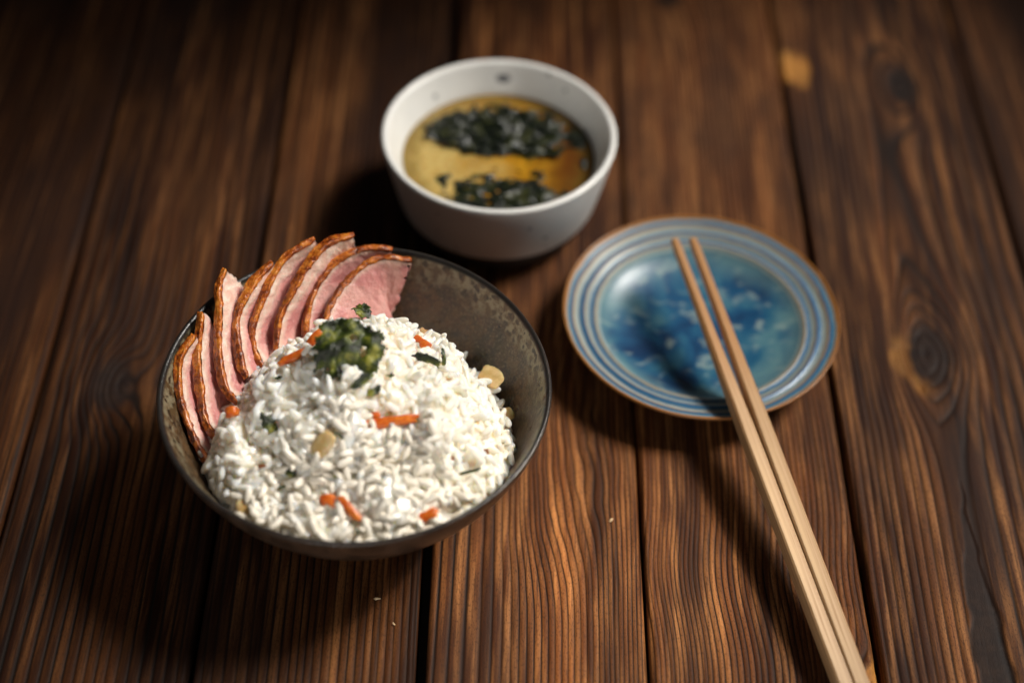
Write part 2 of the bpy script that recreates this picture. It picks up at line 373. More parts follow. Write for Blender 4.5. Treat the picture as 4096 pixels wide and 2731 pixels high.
# ------------------------------------------------------------------ table of planks
def build_table():
    table = empty('table', (0, 48, -2.4)); table['kind'] = 'structure'
    gaps = [-38.0, -29.3, -20.62, -12.10, -3.55, 5.28, 14.06, 24.2, 33.0, 41.5]
    yaw = math.radians(-1.085)
    y0, y1 = 14.0, 112.0
    for k in range(len(gaps) - 1):
        a, b = gaps[k], gaps[k + 1]
        near = 2 <= k <= 6
        nx, ny = (190, 420) if near else (70, 160)
        gl = {4: 0.42, 6: 0.26, 3: 0.2}.get(k, 0.14)
        wd = (b - a) - gl
        X = np.linspace(0, wd, nx); Y = np.linspace(y0, y1, ny) if not near else np.concatenate([np.linspace(y0, 26, 12)[:-1], np.linspace(26, 62, ny - 111), np.linspace(62, y1, 101)[1:]])
        ny = len(Y)
        gx, gy = np.meshgrid(X, Y)
        wx = a + gl + gx                     # plank-frame x
        # --- ring phase
        warp = 0.36 * vn(wx * 0.08, gy * 0.045, 100 + k * 7) + 0.07 * vn(wx * 0.2, gy * 0.10, 130 + k) + 0.03 * vn(wx * 0.5, gy * 0.14, 300 + k)
        u = gx / wd
        knots = []; sp0, sp1 = 0.36, 0.30
        if k == 4:
            sp0, sp1 = 0.62, 0.21; knots = [(-0.4 + 2.6, 43.2, 1.3, 3.6, 4.2, 0), (0.2, 80, 1.2, 3.0, 5, 1)]
            warp = warp + 0.40 * np.exp(-((gy - 37.5) / 2.6) ** 2) * np.exp(-((wx - 1.6) / 1.5) ** 2)
        elif k == 5:
            sp0, sp1 = 0.20, 0.26; knots = [(13.1, 29.6, 0.9, 1.8, 4.0, 1), (8.5, 75, 1.0, 3, 4, 1)]
            warp = warp + 0.22 * np.exp(-((gy - 35.0) / 2.4) ** 2) - 0.25 * np.exp(-((gy - 30.6) / 2.2) ** 2) * u
        elif k == 6:
            sp0, sp1 = 0.34, 0.80; knots = [(18.8, 47.0, 1.25, 1.85, -2.0, 1), (20.6, 66.2, 0.9, 1.7, -1.0, 1)]
        elif k == 3:
            sp0, sp1 = 0.42, 0.30; knots = [(-8, 78, 1.0, 3, 4, 1)]
        elif k == 2:
            sp0, sp1 = 0.50, 0.38; knots = [(-17.4, 43.5, 0.9, 1.6, 4.0, 1)]
        else:
            knots = [(a + 4 + 2 * math.sin(k * 3.1), 40 + 17 * math.sin(k * 5.3), 0.9, 1.8, 4, 1)]
        # spacing runs from sp0 to sp1 across the plank
        ks = np.linspace(0, 1, 400); dens = 1 / (sp0 + (sp1 - sp0) * smooth(0.05, 0.75, ks)) * (1 + 0.25 * vn(ks * 9, ks * 0 + k, 55 + k))
        cum = np.concatenate([[0], np.cumsum((dens[1:] + dens[:-1]) / 2 * np.diff(ks) * wd)])
        ue = np.clip(u + warp * 0.9 / wd * 1.4, -0.2, 1.2)
        phi = np.interp(ue, ks, cum) + np.where(ue < 0, ue * dens[0] * wd, 0) + np.where(ue > 1, (ue - 1) * dens[-1] * wd, 0)
        if k == 6:      # flat-sawn board: rings run either side of an axis and swing out round the knot
            dxa = wx - 18.75 - 0.02 * (gy - 47) - 0.25 * vn(gy * 0.09, gx * 0, 66); dya = gy - 47.2
            lat = np.where(dxa < 0, -dxa / 0.34, dxa / 0.62) + 0.25 * vn(wx * 0.5, gy * 0.07, 67)
            phi = np.sqrt(np.maximum(lat, 0) ** 2 + (1.3 + 0.055 * (gy - 30)) ** 2) + 3.0
            phi = phi - 3.3 * np.exp(-((np.abs(dxa) / 1.75) ** 1.4 + (np.abs(dya) / np.where(dya > 0, 3.9, 3.4)) ** 1.4))
            phi = phi - 2.4 * np.exp(-(((wx - 20.6) / 1.3) ** 2 + ((gy - 66) / 3.4) ** 2))
        knot = np.zeros_like(phi)
        for (kx, ky, sx, sy, amp, core) in knots:
            n = 0.25 * fbm(wx * 0.9, gy * 0.5, 900 + k, 2)
            r2 = ((wx - kx) / sx) ** 2 + ((gy - ky) / sy) ** 2
            phi = phi + amp * np.exp(-r2 * 0.5 * (1 + n))
            if core: knot = np.maximum(knot, smooth(1.0, 0.55, np.sqrt(r2) / 1.2 + 0.35 * n))
        raw = np.zeros_like(phi)
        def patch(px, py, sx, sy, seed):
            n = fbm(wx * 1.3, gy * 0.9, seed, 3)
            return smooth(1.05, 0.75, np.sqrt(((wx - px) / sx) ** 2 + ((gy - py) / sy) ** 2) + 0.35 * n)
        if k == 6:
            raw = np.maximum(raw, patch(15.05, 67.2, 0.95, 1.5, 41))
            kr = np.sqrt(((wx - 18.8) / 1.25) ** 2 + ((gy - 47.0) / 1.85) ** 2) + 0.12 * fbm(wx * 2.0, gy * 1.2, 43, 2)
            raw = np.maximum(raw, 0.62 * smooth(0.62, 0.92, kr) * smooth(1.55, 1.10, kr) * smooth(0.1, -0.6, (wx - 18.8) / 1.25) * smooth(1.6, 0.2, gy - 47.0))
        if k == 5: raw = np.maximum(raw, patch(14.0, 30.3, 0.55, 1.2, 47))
        if k == 6:      # broad dark late-wood tongue in the near end
            hw = 0.75 * smooth(40.0, 31.0, gy) + 0.05; nn_ = 0.12 * vn(gy * 1.2, gx * 0, 61)
            knot = np.maximum(knot, 0.95 * smooth(hw, hw * 0.75, np.abs(wx - 18.75 + nn_ - (gy - 35) * 0.02)) * smooth(40.2, 39.4, gy))
        tone_k = [0.02, 0.02, 0.06, 0.20, 0.60, 0.56, 0.34, 0.10, 0.10][k]  # left planks coloured darker, standing in for the light falling off there
        tone = tone_k + 0.30 * fbm(gx * 0.6, gy * 0.05, 70 + k, 3) + (0.28 * np.exp(-((wx - 2.0) / 0.9) ** 2) if k == 4 else 0)  # lighter band painted on the middle plank: sunlight plus wear
        # --- relief: grooves at the dark lines, worn edges
        fr = phi - np.floor(phi)
        body = np.interp(fr, [0, .05, .15, .35, .55, .80, .92, .96], [0, .10, .7, .97, 1, .75, .15, 0])
        fade = smooth(0.10, 0.24, 1.0 / np.maximum(np.abs(np.gradient(phi, axis=1)) / (X[1] - X[0]), 1e-3))
        z = (0.030 * (body - 0.7) * fade if near else 0.0 * gx) + 0.012 * fbm(wx * 0.4, gy * 0.1, 80 + k, 2)
        z = z + (0.04 * vn(np.array([k * 3.3]), np.array([0.5]), 5)[0])
        e = np.minimum(gx, wd - gx); en = 0.10 + 0.05 * vn(gy * 0.35, gx * 0, 20 + k)
        z = z - 0.16 * (1 - np.clip(e / np.maximum(en * 2.0, 0.04), 0, 1)) ** 2
        z = z - 0.10 * knot * (k == 6) * 0.6 - 0.05 * (raw > 0.5)
        cy, sy_ = math.cos(yaw), math.sin(yaw)
        # rotate by yaw about (x, y = 48)
        px = wx + (gy - 48) * math.tan(yaw); py = gy
        top = np.stack([px, py - 48, z + 2.4], -1).reshape(-1, 3)
        idx = np.arange(nx * ny).reshape(ny, nx)
        F = np.stack([idx[:-1, :-1], idx[:-1, 1:], idx[1:, 1:], idx[1:, :-1]], -1).reshape(-1, 4).tolist()
        # skirt down the sides to the underside
        bord = list(idx[0, :]) + list(idx[1:, -1]) + list(idx[-1, -2::-1]) + list(idx[-2:0:-1, 0])
        low = top[bord].copy(); low[:, 2] = 0.0
        n0 = len(top); V = np.concatenate([top, low])
        for i in range(len(bord)):
            j = (i + 1) % len(bord)
            F.append([bord[i], n0 + i, n0 + j, bord[j]])
        F.append(list(range(n0, n0 + len(bord)))[::-1])
        pad = lambda q: np.concatenate([q.reshape(-1), q.reshape(-1)[bord]])
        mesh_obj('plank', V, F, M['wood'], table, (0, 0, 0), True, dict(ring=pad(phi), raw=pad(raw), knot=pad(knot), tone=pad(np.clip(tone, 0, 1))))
    X0, X1, Y0, Y1, Z0, Z1 = -38, 41.5, -34, 64, -2.2, -0.05
    V = [(X0, Y0, Z0), (X1, Y0, Z0), (X1, Y1, Z0), (X0, Y1, Z0), (X0, Y0, Z1), (X1, Y0, Z1), (X1, Y1, Z1), (X0, Y1, Z1)]
    mesh_obj('underframe', V, [(3, 2, 1, 0), (4, 5, 6, 7), (0, 1, 5, 4), (1, 2, 6, 5), (2, 3, 7, 6), (3, 0, 4, 7)], M['clay'], table, sm=False)
    return table
build_table()

# ------------------------------------------------------------------ turned pottery
def chaikin(P, n=2):
    P = np.asarray(P, float)
    for _ in range(n):
        Q = [P[0]]
        for a, b in zip(P[:-1], P[1:]): Q += [a * .75 + b * .25, a * .25 + b * .75]
        Q.append(P[-1]); P = np.array(Q)
    return P
def lathe(name, prof, mat, parent, loc=(0, 0, 0), seg=160, wob=0.0, seed=0, attrs=None):
    """prof: (r, z, attr dict columns...) rows"""
    P = np.asarray(prof, float); n = len(P)
    th = np.linspace(0, 2 * np.pi, seg, endpoint=False)
    wv = 1 + wob * (np.sin(2 * th + seed) + 0.5 * np.sin(3 * th + 2 * seed) + 0.3 * np.sin(5 * th + seed))
    V = np.zeros((n, seg, 3))
    V[:, :, 0] = P[:, 0:1] * np.cos(th) * wv; V[:, :, 1] = P[:, 0:1] * np.sin(th) * wv; V[:, :, 2] = P[:, 1:2] * (1 + wob * np.sin(th + 1.3 * seed))
    idx = np.arange(n * seg).reshape(n, seg)
    F = np.stack([idx[:-1], np.roll(idx[:-1], -1, 1), np.roll(idx[1:], -1, 1), idx[1:]], -1).reshape(-1, 4).tolist()
    F.append(idx[0][::-1].tolist()); F.append(idx[-1].tolist())
    at = {}
    for i, k in enumerate(attrs or []): at[k] = np.repeat(P[:, 2 + i], seg)
    o = mesh_obj(name, V.reshape(-1, 3), F, mat, parent, loc, True, at)
    fix_normals(o)
    return o

RB = np.array([-5.952, 38.657, 0.0])      # rice bowl centre
SB = np.array([-0.957, 55.424, 0.0])      # soup bowl centre
PL = np.array([8.348, 47.483, 0.0])       # plate centre

rice_bowl = tag(empty('rice_bowl', RB), 'large brown speckled stoneware bowl heaped with rice and duck', 'bowl')
outer = chaikin([(2.95, 0.75), (3.9, 1.05), (4.9, 1.8), (5.8, 3.0), (6.75, 4.4), (7.30, 5.6), (7.50, 6.30)], 2)
inner = chaikin([(7.28, 6.36), (6.98, 5.6), (6.42, 4.4), (5.45, 3.05), (4.4, 2.0), (2.9, 1.45), (0.0, 1.25)], 2)
lip = np.array([(7.535, 6.42), (7.50, 6.50), (7.42, 6.53), (7.34, 6.48)])
prof = [(r, z, z, 0.0) for r, z in outer] + [(r, z, z, 1.0 if i > 1 else 0.6) for i, (r, z) in enumerate(lip)] + [(max(r, 0.02), z, z, 1.0) for r, z in inner]
bowl_body = lathe('body', prof, M['brown'], rice_bowl, wob=0.004, seed=2, attrs=['zz', 'inner'])
lathe('foot', [(2.55, 0.70), (2.60, 0.04), (2.68, 0.0), (2.95, 0.0), (3.03, 0.05), (3.02, 0.9), (2.7, 1.0)], M['clay'], rice_bowl)
def inner_r(z): return float(np.interp(z, inner[::-1, 1], inner[::-1, 0]))

soup_bowl = tag(empty('soup_bowl', SB), 'white speckled ceramic bowl of soup with seaweed at the back', 'bowl')
o2 = chaikin([(3.4, 1.10), (4.2, 1.12), (4.52, 1.16), (4.66, 1.32), (4.78, 1.75), (4.98, 2.6), (5.20, 3.6), (5.40, 4.72)], 2)
l2 = np.array([(5.45, 4.86), (5.44, 4.95), (5.37, 5.01), (5.27, 5.02), (5.17, 4.97), (5.11, 4.87)])
i2 = chaikin([(5.08, 4.76), (4.86, 4.2), (4.48, 3.4), (4.10, 2.2), (3.5, 1.5), (2.5, 1.3), (0.02, 1.25)], 2)
lathe('body', np.concatenate([o2, l2, i2]), M['white'], soup_bowl, wob=0.002, seed=1)
lathe('foot', [(3.4, 0.4), (3.45, 0.03), (3.5, 0.0), (3.85, 0.0), (4.0, 0.06), (4.2, 0.35), (4.4, 0.75), (4.5, 1.10), (4.35, 1.18), (3.6, 1.2)], M['clay'], soup_bowl)

plate = tag(empty('plate', PL), 'round blue glazed plate with ringed rim under the chopsticks', 'plate')
RP = 6.154
top = [(0.0, 0.62), (1.5, 0.63), (2.8, 0.70), (3.7, 0.88), (4.25, 1.10), (4.55, 1.30), (4.64, 1.42), (4.72, 1.44), (4.82, 1.40), (4.95, 1.42), (5.10, 1.50), (5.18, 1.58), (5.28, 1.58), (5.38, 1.53), (5.48, 1.55), (5.60, 1.64), (5.68, 1.72), (5.78, 1.73), (5.90, 1.74), (6.02, 1.84), (6.09, 1.90), (6.14, 1.88)]
bot = [(6.154, 1.80), (6.10, 1.70), (5.9, 1.52), (5.4, 1.22), (4.7, 0.90), (4.0, 0.62), (3.5, 0.50)]
prof = [(max(r, 0.02), z, 1.0) for r, z in chaikin(top, 1)] + [(r, z, 0.0) for r, z in bot]
lathe('dish', prof, M['plate'], plate, seg=200, wob=0.002, seed=3, attrs=['top'])
lathe('foot', [(3.1, 0.5), (3.15, 0.03), (3.2, 0.0), (3.4, 0.0), (3.45, 0.04), (3.52, 0.55), (3.3, 0.58)], M['clay'], plate)

# ------------------------------------------------------------------ chopsticks
def chopstick(pt_tip, pt_far, label, roll=0.0):
    a = np.array(pt_tip, float); b = np.array(pt_far, float); L = np.linalg.norm(b - a); d = (b - a) / L
    root_n = 46; V = []; F = []; tipa = []
    side = np.cross(d, [0, 0, 1]); side /= np.linalg.norm(side); up = np.cross(side, d)
    side, up = side * math.cos(roll) + up * math.sin(roll), up * math.cos(roll) - side * math.sin(roll)
    for i in range(root_n):
        s = i / (root_n - 1)
        hw = 0.190 + 0.125 * smooth(0.0, 0.5, s) ; hw *= 1 if 0 < i < root_n - 1 else 0.86
        rnd = 0.50 - 0.30 * smooth(0.1, 0.5, s)                      # round tip, squarer handle
        for (cx, cy) in [(1 - rnd, 1), (1, 1 - rnd), (1, -1 + rnd), (1 - rnd, -1), (-1 + rnd, -1), (-1, -1 + rnd), (-1, 1 - rnd), (-1 + rnd, 1)]:
            V.append((cx * hw, s * L, cy * hw)); tipa.append(1 - s)
    for i in range(root_n - 1):
        for j in range(8):
            F.append((i * 8 + j, i * 8 + (j + 1) % 8, (i + 1) * 8 + (j + 1) % 8, (i + 1) * 8 + j))
    F.append(tuple(range(8))[::-1]); F.append(tuple(range((root_n - 1) * 8, root_n * 8)))
    o = mesh_obj('chopstick', V, F, M['chop'], None, a, True, dict(tip=tipa))
    R = Matrix(((side[0], d[0], up[0]), (side[1], d[1], up[1]), (side[2], d[2], up[2])))
    o.rotation_euler = R.to_euler(); fix_normals(o)
    me = o.data
    for p in me.polygons: p.use_smooth = False
    tag(o, label, 'chopstick', 'pair of chopsticks resting on the plate rim')
    return o
def chop_line(t, f, zt, zf, extra):
    a = at_z(t[0], t[1], zt); b = at_z(f[0], f[1], zf)
    return a, b + (b - a) / np.linalg.norm(b - a) * extra
a, b = chop_line((1549, 552), (1934, 1568), 3.42, 0.78, 2.6); chopstick(a, b, 'left wooden chopstick of the pair lying across the blue plate', 0.16)
a, b = chop_line((1591, 551), (1973, 1568), 3.42, 0.78, 2.6); chopstick(a, b, 'right wooden chopstick of the pair lying across the blue plate', 0.05)

# ------------------------------------------------------------------ rice heap
def rice_h(x, y):
    """height of the heap in the bowl's own coordinates"""
    x = np.asarray(x, float); y = np.asarray(y, float)
    rx = np.where(x > 0.3, 5.75, 5.55); ry = np.where(y > -1.3, 5.6, 5.9)
    rho = np.sqrt(((x - 0.3) / rx) ** 2 + ((y + 1.3) / ry) ** 2)
    base = 4.35 + 1.25 * smooth(0.5, -6.5, y) - 0.5 * smooth(2, 5, x) * smooth(-4, 1, y)
    h = base + (7.15 - base) * np.clip(1 - rho ** 2.3, 0, 1) ** 0.9 + 1.25 * np.exp(-(((x + 0.1) / 2.6) ** 2 + ((y - 0.3) / 2.3) ** 2))
    h = h - 1.6 * smooth(1.0, 1.25, rho)
    h = h + (0.40 * vn(x * 0.40 + 3, y * 0.40, 5) + 0.95 * (np.abs(vn(x * 0.62, y * 0.62, 9)) - 0.28) + 0.50 * (np.abs(vn(x * 1.25, y * 1.25, 19)) - 0.28) + 0.10 * vn(x * 2.2, y * 2.2, 23)) * smooth(1.1, 0.8, rho)
    return h
def rice_rho(x, y):
    rx = 5.75 if x > 0.3 else 5.55; ry = 5.6 if y > -1.3 else 5.9
    return math.hypot((x - 0.3) / rx, (y + 1.3) / ry)
def on_rice(dx, dy, lift=0.0):
    r = ray(dx, dy); lo = None
    for t in np.arange(50, 72, 0.05):
        p = CAMP + r * t - RB
        if p[2] - lift - 0.15 <= rice_h(p[0], p[1]): return CAMP + r * t
    return CAMP + r * 62

def grain_mesh(L, W, T, bend, seed):
    nu, nv = 7, 8; V = []; F = []
    for i in range(nu + 1):
        s = -1 + 2 * i / nu
        s2 = math.sin(s * math.pi / 2)
        rr = math.sqrt(max(0.0, 1 - abs(s2) ** 3.0)) * (1 - 0.10 * s2)
        rr = max(rr, 0.04)
        for j in range(nv):
            a = 2 * math.pi * j / nv
            k = 1 + 0.07 * math.sin(3 * a + seed) + 0.06 * math.sin(5 * s + seed * 2 + a)
            V.append((s2 * L / 2, math.cos(a) * rr * W / 2 * k + bend * (s2 * s2 - 0.4), math.sin(a) * rr * T / 2 * k))
    for i in range(nu):
        for j in range(nv):
            F.append((i * nv + j, i * nv + (j + 1) % nv, (i + 1) * nv + (j + 1) % nv, (i + 1) * nv + j))
    F.append(tuple(range(nv))[::-1]); F.append(tuple(range(nu * nv, nu * nv + nv)))
    return np.array(V), F

def build_rice():
    heap = tag(empty('rice_heap', RB + [0.3, -1.3, 1.4]), 'heap of cooked white rice filling the brown bowl', 'rice')
    O = np.array([0.3, -1.3, 1.4])
    kinds = [grain_mesh(0.72 + 0.10 * math.sin(i * 2.1), 0.30 + 0.02 * math.cos(i), 0.27, 0.07 * math.sin(i * 1.7), i) for i in range(6)]
    items = []
    def put(n, depth, jit, md):
        K = n * 22; e = 0.08
        X = rng.uniform(-6.6, 6.6, K); Y = rng.uniform(-7.4, 5.4, K)
        H = rice_h(X, Y); GX = (rice_h(X + e, Y) - rice_h(X - e, Y)) / (2 * e); GY = (rice_h(X, Y + e) - rice_h(X, Y - e)) / (2 * e)
        J = rng.normal(0, jit, K); A = 5.0 * vn(X * 0.9, Y * 0.9, 71) + rng.normal(0, 0.8, K); TL = rng.normal(0, 0.48, K); S = rng.uniform(0.78, 1.14, K); U = rng.random((K, 2)); KI = rng.integers(0, 6, K)
        made = 0; cell = {}
        for c in range(K):
            if made >= n: break
            x, y = X[c], Y[c]; rho = rice_rho(x, y)
            if rho > 1.14 or (rho > 1.0 and U[c, 0] < (rho - 1.0) * 5): continue
            gx, gy = GX[c], GY[c]
            if U[c, 1] > math.sqrt(1 + gx * gx + gy * gy) / 2.4: continue
            nrm = np.array([-gx, -gy, 1]); nrm /= math.sqrt(nrm @ nrm)
            p = np.array([x, y, H[c]]) + nrm * (J[c] - depth)
            rw = math.hypot(p[0], p[1]); lim = inner_r(min(p[2], 6.4)) - 0.16
            if rw > lim:
                if p[2] > 6.6: continue
                p[:2] *= lim / rw
            px, py, pz = p; key = (int(px // md), int(py // md), int(pz // md))
            if any((px - q[0]) ** 2 + (py - q[1]) ** 2 + (pz - q[2]) ** 2 < md * md
                   for i in (-1, 0, 1) for j in (-1, 0, 1) for k in (-1, 0, 1) for q in cell.get((key[0] + i, key[1] + j, key[2] + k), ())): continue
            cell.setdefault(key, []).append((px, py, pz))
            t = np.array([math.cos(A[c]), math.sin(A[c]), 0]); t -= nrm * (t @ nrm); t /= math.sqrt(t @ t)
            ax = t * math.cos(TL[c]) + nrm * math.sin(TL[c])
            b = np.cross(nrm, ax); b /= math.sqrt(b @ b); cc = np.cross(ax, b)
            items.append((p, np.stack([ax, b, cc], 1) * S[c], int(KI[c]), depth)); made += 1
    put(2000, 0.0, 0.11, 0.25); put(1500, 0.16, 0.05, 0.28)
    # core that closes the heap
    gx = np.linspace(-6.8, 6.8, 90); gy = np.linspace(-7.4, 5.6, 90)
    N = 64; V = []; F = []
    rings = 40
    for i in range(rings + 1):
        r = i / rings * 1.02
        for j in range(N):
            a = 2 * math.pi * j / N
            x = 0.3 + r * (5.75 if math.cos(a) > 0 else 5.55) * math.cos(a); y = -1.3 + r * (5.6 if math.sin(a) > 0 else 5.9) * math.sin(a)
            z = float(rice_h(x, y)) + 0.06 * smooth(1.0, 0.85, r)
            rw = math.hypot(x, y); lim = inner_r(min(z, 6.3)) - 0.12
            if rw > lim: x *= lim / rw; y *= lim / rw
            V.append((x, y, z))
    for j in range(N):
        a = 2 * math.pi * j / N
        V.append((3.2 * math.cos(a), 3.2 * math.sin(a) , 1.75))
    for i in range(rings + 1):
        for j in range(N):
            F.append((i * N + j, i * N + (j + 1) % N, (i + 1) * N + (j + 1) % N, (i + 1) * N + j))
    F.append(tuple(range((rings + 1) * N, (rings + 2) * N))[::-1])
    core_V, core_F = np.array(V) - O, F
    # the 300 grains that show largest, the rest joined
    P = np.array([it[0] for it in items]) + RB
    px, dp = project(P); px = np.clip((px / 16).astype(int), 0, 400)
    front = {}
    for i in range(len(items)):
        k = tuple(px[i])
        if k not in front or dp[i] < dp[front[k]]: front[k] = i
    cand = sorted([i for i in front.values() if items[i][3] < 0.1], key=lambda i: dp[i] + 0.35 * rng.random())[:300]
    single = set(cand)
    base = []
    for V_, F_ in kinds:
        me = bpy.data.meshes.new('rice_grain'); me.from_pydata((V_ * CM).tolist(), [], F_); me.shade_smooth(); me.materials.append(M['grain']); base.append(me)
    for i in cand:
        p, R, k, _ = items[i]
        g = bpy.data.objects.new('rice_grain', base[k]); COL.objects.link(g); g.parent = heap
        mm = Matrix.Identity(4); q = (p - O) * CM
        for r_ in range(3):
            for c_ in range(3): mm[r_][c_] = R[r_, c_]
            mm[r_][3] = q[r_]
        g.matrix_local = mm
    AV = [core_V]; AF = [tuple(f) for f in core_F]; off = len(core_V)
    for i, (p, R, k, _) in enumerate(items):
        if i in single: continue
        V_, F_ = kinds[k]
        AV.append(V_ @ R.T + p - O)
        AF += [tuple(v + off for v in f) for f in F_]; off += len(V_)
    o = mesh_obj('packed_rice', np.concatenate(AV), AF, M['rice'], heap); o['kind'] = 'stuff'
    fix_normals(o)
    md = o.modifiers.new('sticky', 'REMESH'); md.mode = 'VOXEL'; md.voxel_size = 0.030 * CM; md.use_smooth_shade = True
    md = o.modifiers.new('soften', 'SMOOTH'); md.factor = 0.5; md.iterations = 3
build_rice()

# ------------------------------------------------------------------ duck slices
def resample(P, n):
    P = chaikin(P, 3); d = np.concatenate([[0], np.cumsum(np.linalg.norm(np.diff(P, axis=0), axis=1))]); d /= d[-1]
    s = np.linspace(0, 1, n)
    return np.stack([np.interp(s, d, P[:, 0]), np.interp(s, d, P[:, 1])], 1)

def duck_slice(pts, d_top, d_bot, ang, thick, widths, fat, label, seed, jag=0.0, blunt=0.0):
    """pts: run of the skin edge, view pixels of the study crop; the slice is bent along it"""
    n = 72
    D = resample([(x / 2.00777 + 321.6, y / 2.00777 + 539.8) for x, y in pts], n)
    s = np.linspace(0, 1, n)
    dep = d_top + (d_bot - d_top) * s
    C = np.array([at_depth(D[i, 0], D[i, 1], dep[i]) for i in range(n)])
    T = np.gradient(C, axis=0); T /= np.linalg.norm(T, axis=1)[:, None]
    # smooth the frame along the slice
    view = np.array([ray(*q) for q in D]); view /= np.linalg.norm(view, axis=1)[:, None]
    view = view - T * np.sum(view * T, 1)[:, None]; view /= np.linalg.norm(view, axis=1)[:, None]
    side = np.cross(view, T); 
    if np.mean(side @ RIGHT) < 0: side = -side
    for _ in range(60):
        side[1:-1] = (side[:-2] + side[1:-1] * 2 + side[2:]) / 4
    side /= np.linalg.norm(side, axis=1)[:, None]
    A = np.interp(s, np.linspace(0, 1, len(ang)), np.radians(ang)) if isinstance(ang, (list, tuple)) else np.full(n, math.radians(ang))
    Wd = -view * np.sin(A)[:, None] + side * np.cos(A)[:, None]      # normal of the cut face
    Vd = view * np.cos(A)[:, None] + side * np.sin(A)[:, None]       # from skin into the meat
    endt = np.minimum(np.clip(s / 0.12, 0, 1), np.clip((1 - s) / 0.14, 0, 1)); endt = np.sqrt(np.clip(1 - (1 - endt) ** 2, 0.01, 1))
    th = 0.74 * thick * (0.55 + 0.45 * endt) * (1 + 0.30 * vn(s * 4, s * 0 + seed, seed))
    wid = np.interp(s, np.linspace(0, 1, len(widths)), widths); wid = wid * np.where(s < 0.5, 1 - (1 - blunt) * 0.75 * (1 - endt), 0.25 + 0.75 * endt)
    if jag: wid = wid * (1 + jag * fbm(s * 16, s * 0 + 2.2, seed + 8, 3))
    fw = np.minimum(np.interp(s, np.linspace(0, 1, len(fat)), fat) * (1 + 0.35 * vn(s * 11, s * 0, seed + 3)), wid * 0.8)
    base = C.mean(0)
    root = tag(empty('duck_slice', base), label, 'duck slice', 'fanned duck slices along the bowl wall')
    sk = 0.16
    # skin: wraps the curved edge
    cs = np.array([(0.03, 1.0), (-0.35, 1.02), (-0.78, 0.99), (-0.97, 0.92), (-1.03, 0.80), (-1.06, 0.65), (-1.07, 0.5), (-1.06, 0.35), (-1.03, 0.20), (-0.97, 0.08), (-0.7, 0.0), (0.03, 0.0)])
    m_ = len(cs); V = np.zeros((n, m_, 3)); edge = np.zeros((n, m_))
    for j, (cv, cw) in enumerate(cs):
        bump = 0.050 * fbm(s * 15, s * 0 + cw * 3.0, seed + 31, 3) + 0.022 * vn(s * 46, s * 0 + cw * 9, seed + 5)
        out = -cv > 0.3
        jitter = 0.05 * vn(s * 30, s * 0, seed + 77) if j in (0, 1) else 0
        V[:, j] = C + Vd * ((sk * (1 + cv) - (bump if out else 0) + jitter) * (0.4 + 0.6 * endt))[:, None] + Wd * (th * cw * (1 + (0.02 if out else 0)))[:, None]
        edge[:, j] = 1 if j in (0,) else 0.0
    def skin_mesh(V):
        idx = np.arange(n * m_).reshape(n, m_)
        F = np.stack([idx[:-1, :-1], idx[:-1, 1:], idx[1:, 1:], idx[1:, :-1]], -1).reshape(-1, 4).tolist()
        F.append(idx[0].tolist()); F.append(idx[-1][::-1].tolist())
        return F
    o = mesh_obj('skin', V.reshape(-1, 3) - base, skin_mesh(V), M['skin'], root, (0, 0, 0), True, dict(edge=edge.reshape(-1))); fix_normals(o)
    # flesh: fat strip then meat, each a closed slab
    def slab(name, v0, v1, cols, open_edge):
        rows = []; vv = []
        ks = np.linspace(0, 1, cols)
        for kf in ks:                                    # cut face
            v = v0 + (v1 - v0) * kf
            z = th * (0.985) + 0.028 * fbm(s * 22 + 4, v * 5.0, seed + 50, 3) - 0.05 * smooth(0.82, 1.0, kf) * open_edge
            rag = blunt * 0.10 * smooth(0.10, 0.0, s) * fbm(v * 7.0, v * 0 + 1.0, seed + 60, 3)
            rows.append(C + Vd * (sk + v)[:, None] + Wd * z[:, None] + T * rag[:, None]); vv.append(v)
        if open_edge:
            rows.append(C + Vd * (sk + v1 + 0.03)[:, None] + Wd * (th * 0.5)[:, None]); vv.append(v1)
        for kf in ks[::-1][::3]:                         # back
            v = v0 + (v1 - v0) * kf
            rows.append(C + Vd * (sk + v)[:, None] + Wd * (th * 0.02)[:, None]); vv.append(v)
        V = np.stack(rows, 1); m2 = V.shape[1]
        idx = np.arange(n * m2).reshape(n, m2); nx = np.roll(idx, -1, 1)
        Q = np.stack([idx[:-1], nx[:-1], nx[1:], idx[1:]], -1)
        keep = [j for j in range(m2 - 1) if open_edge or j != cols - 1]      # no wall where fat, meat and skin meet
        F = Q[:, keep].reshape(-1, 4).tolist()
        F.append(idx[0].tolist()); F.append(idx[-1][::-1].tolist())
        q = V.reshape(-1, 3)[Q[n // 2, cols // 2]]
        if np.cross(q[1] - q[0], q[2] - q[0]) @ Wd[n // 2] < 0: F = [f[::-1] for f in F]
        vv = np.stack(vv, 1); fwm = np.repeat(fw[:, None], m2, 1); rd = np.minimum(wid[:, None] - vv, 9)
        o = mesh_obj(name, V.reshape(-1, 3) - base, F, M['flesh'], root, (0, 0, 0), True, dict(vv=vv.reshape(-1), fatw=fwm.reshape(-1), rimd=rd.reshape(-1)))
        return o
    slab('fat', np.zeros(n), fw, 7, 0.0)
    slab('meat', fw, wid, 22, 1.0)
    return root

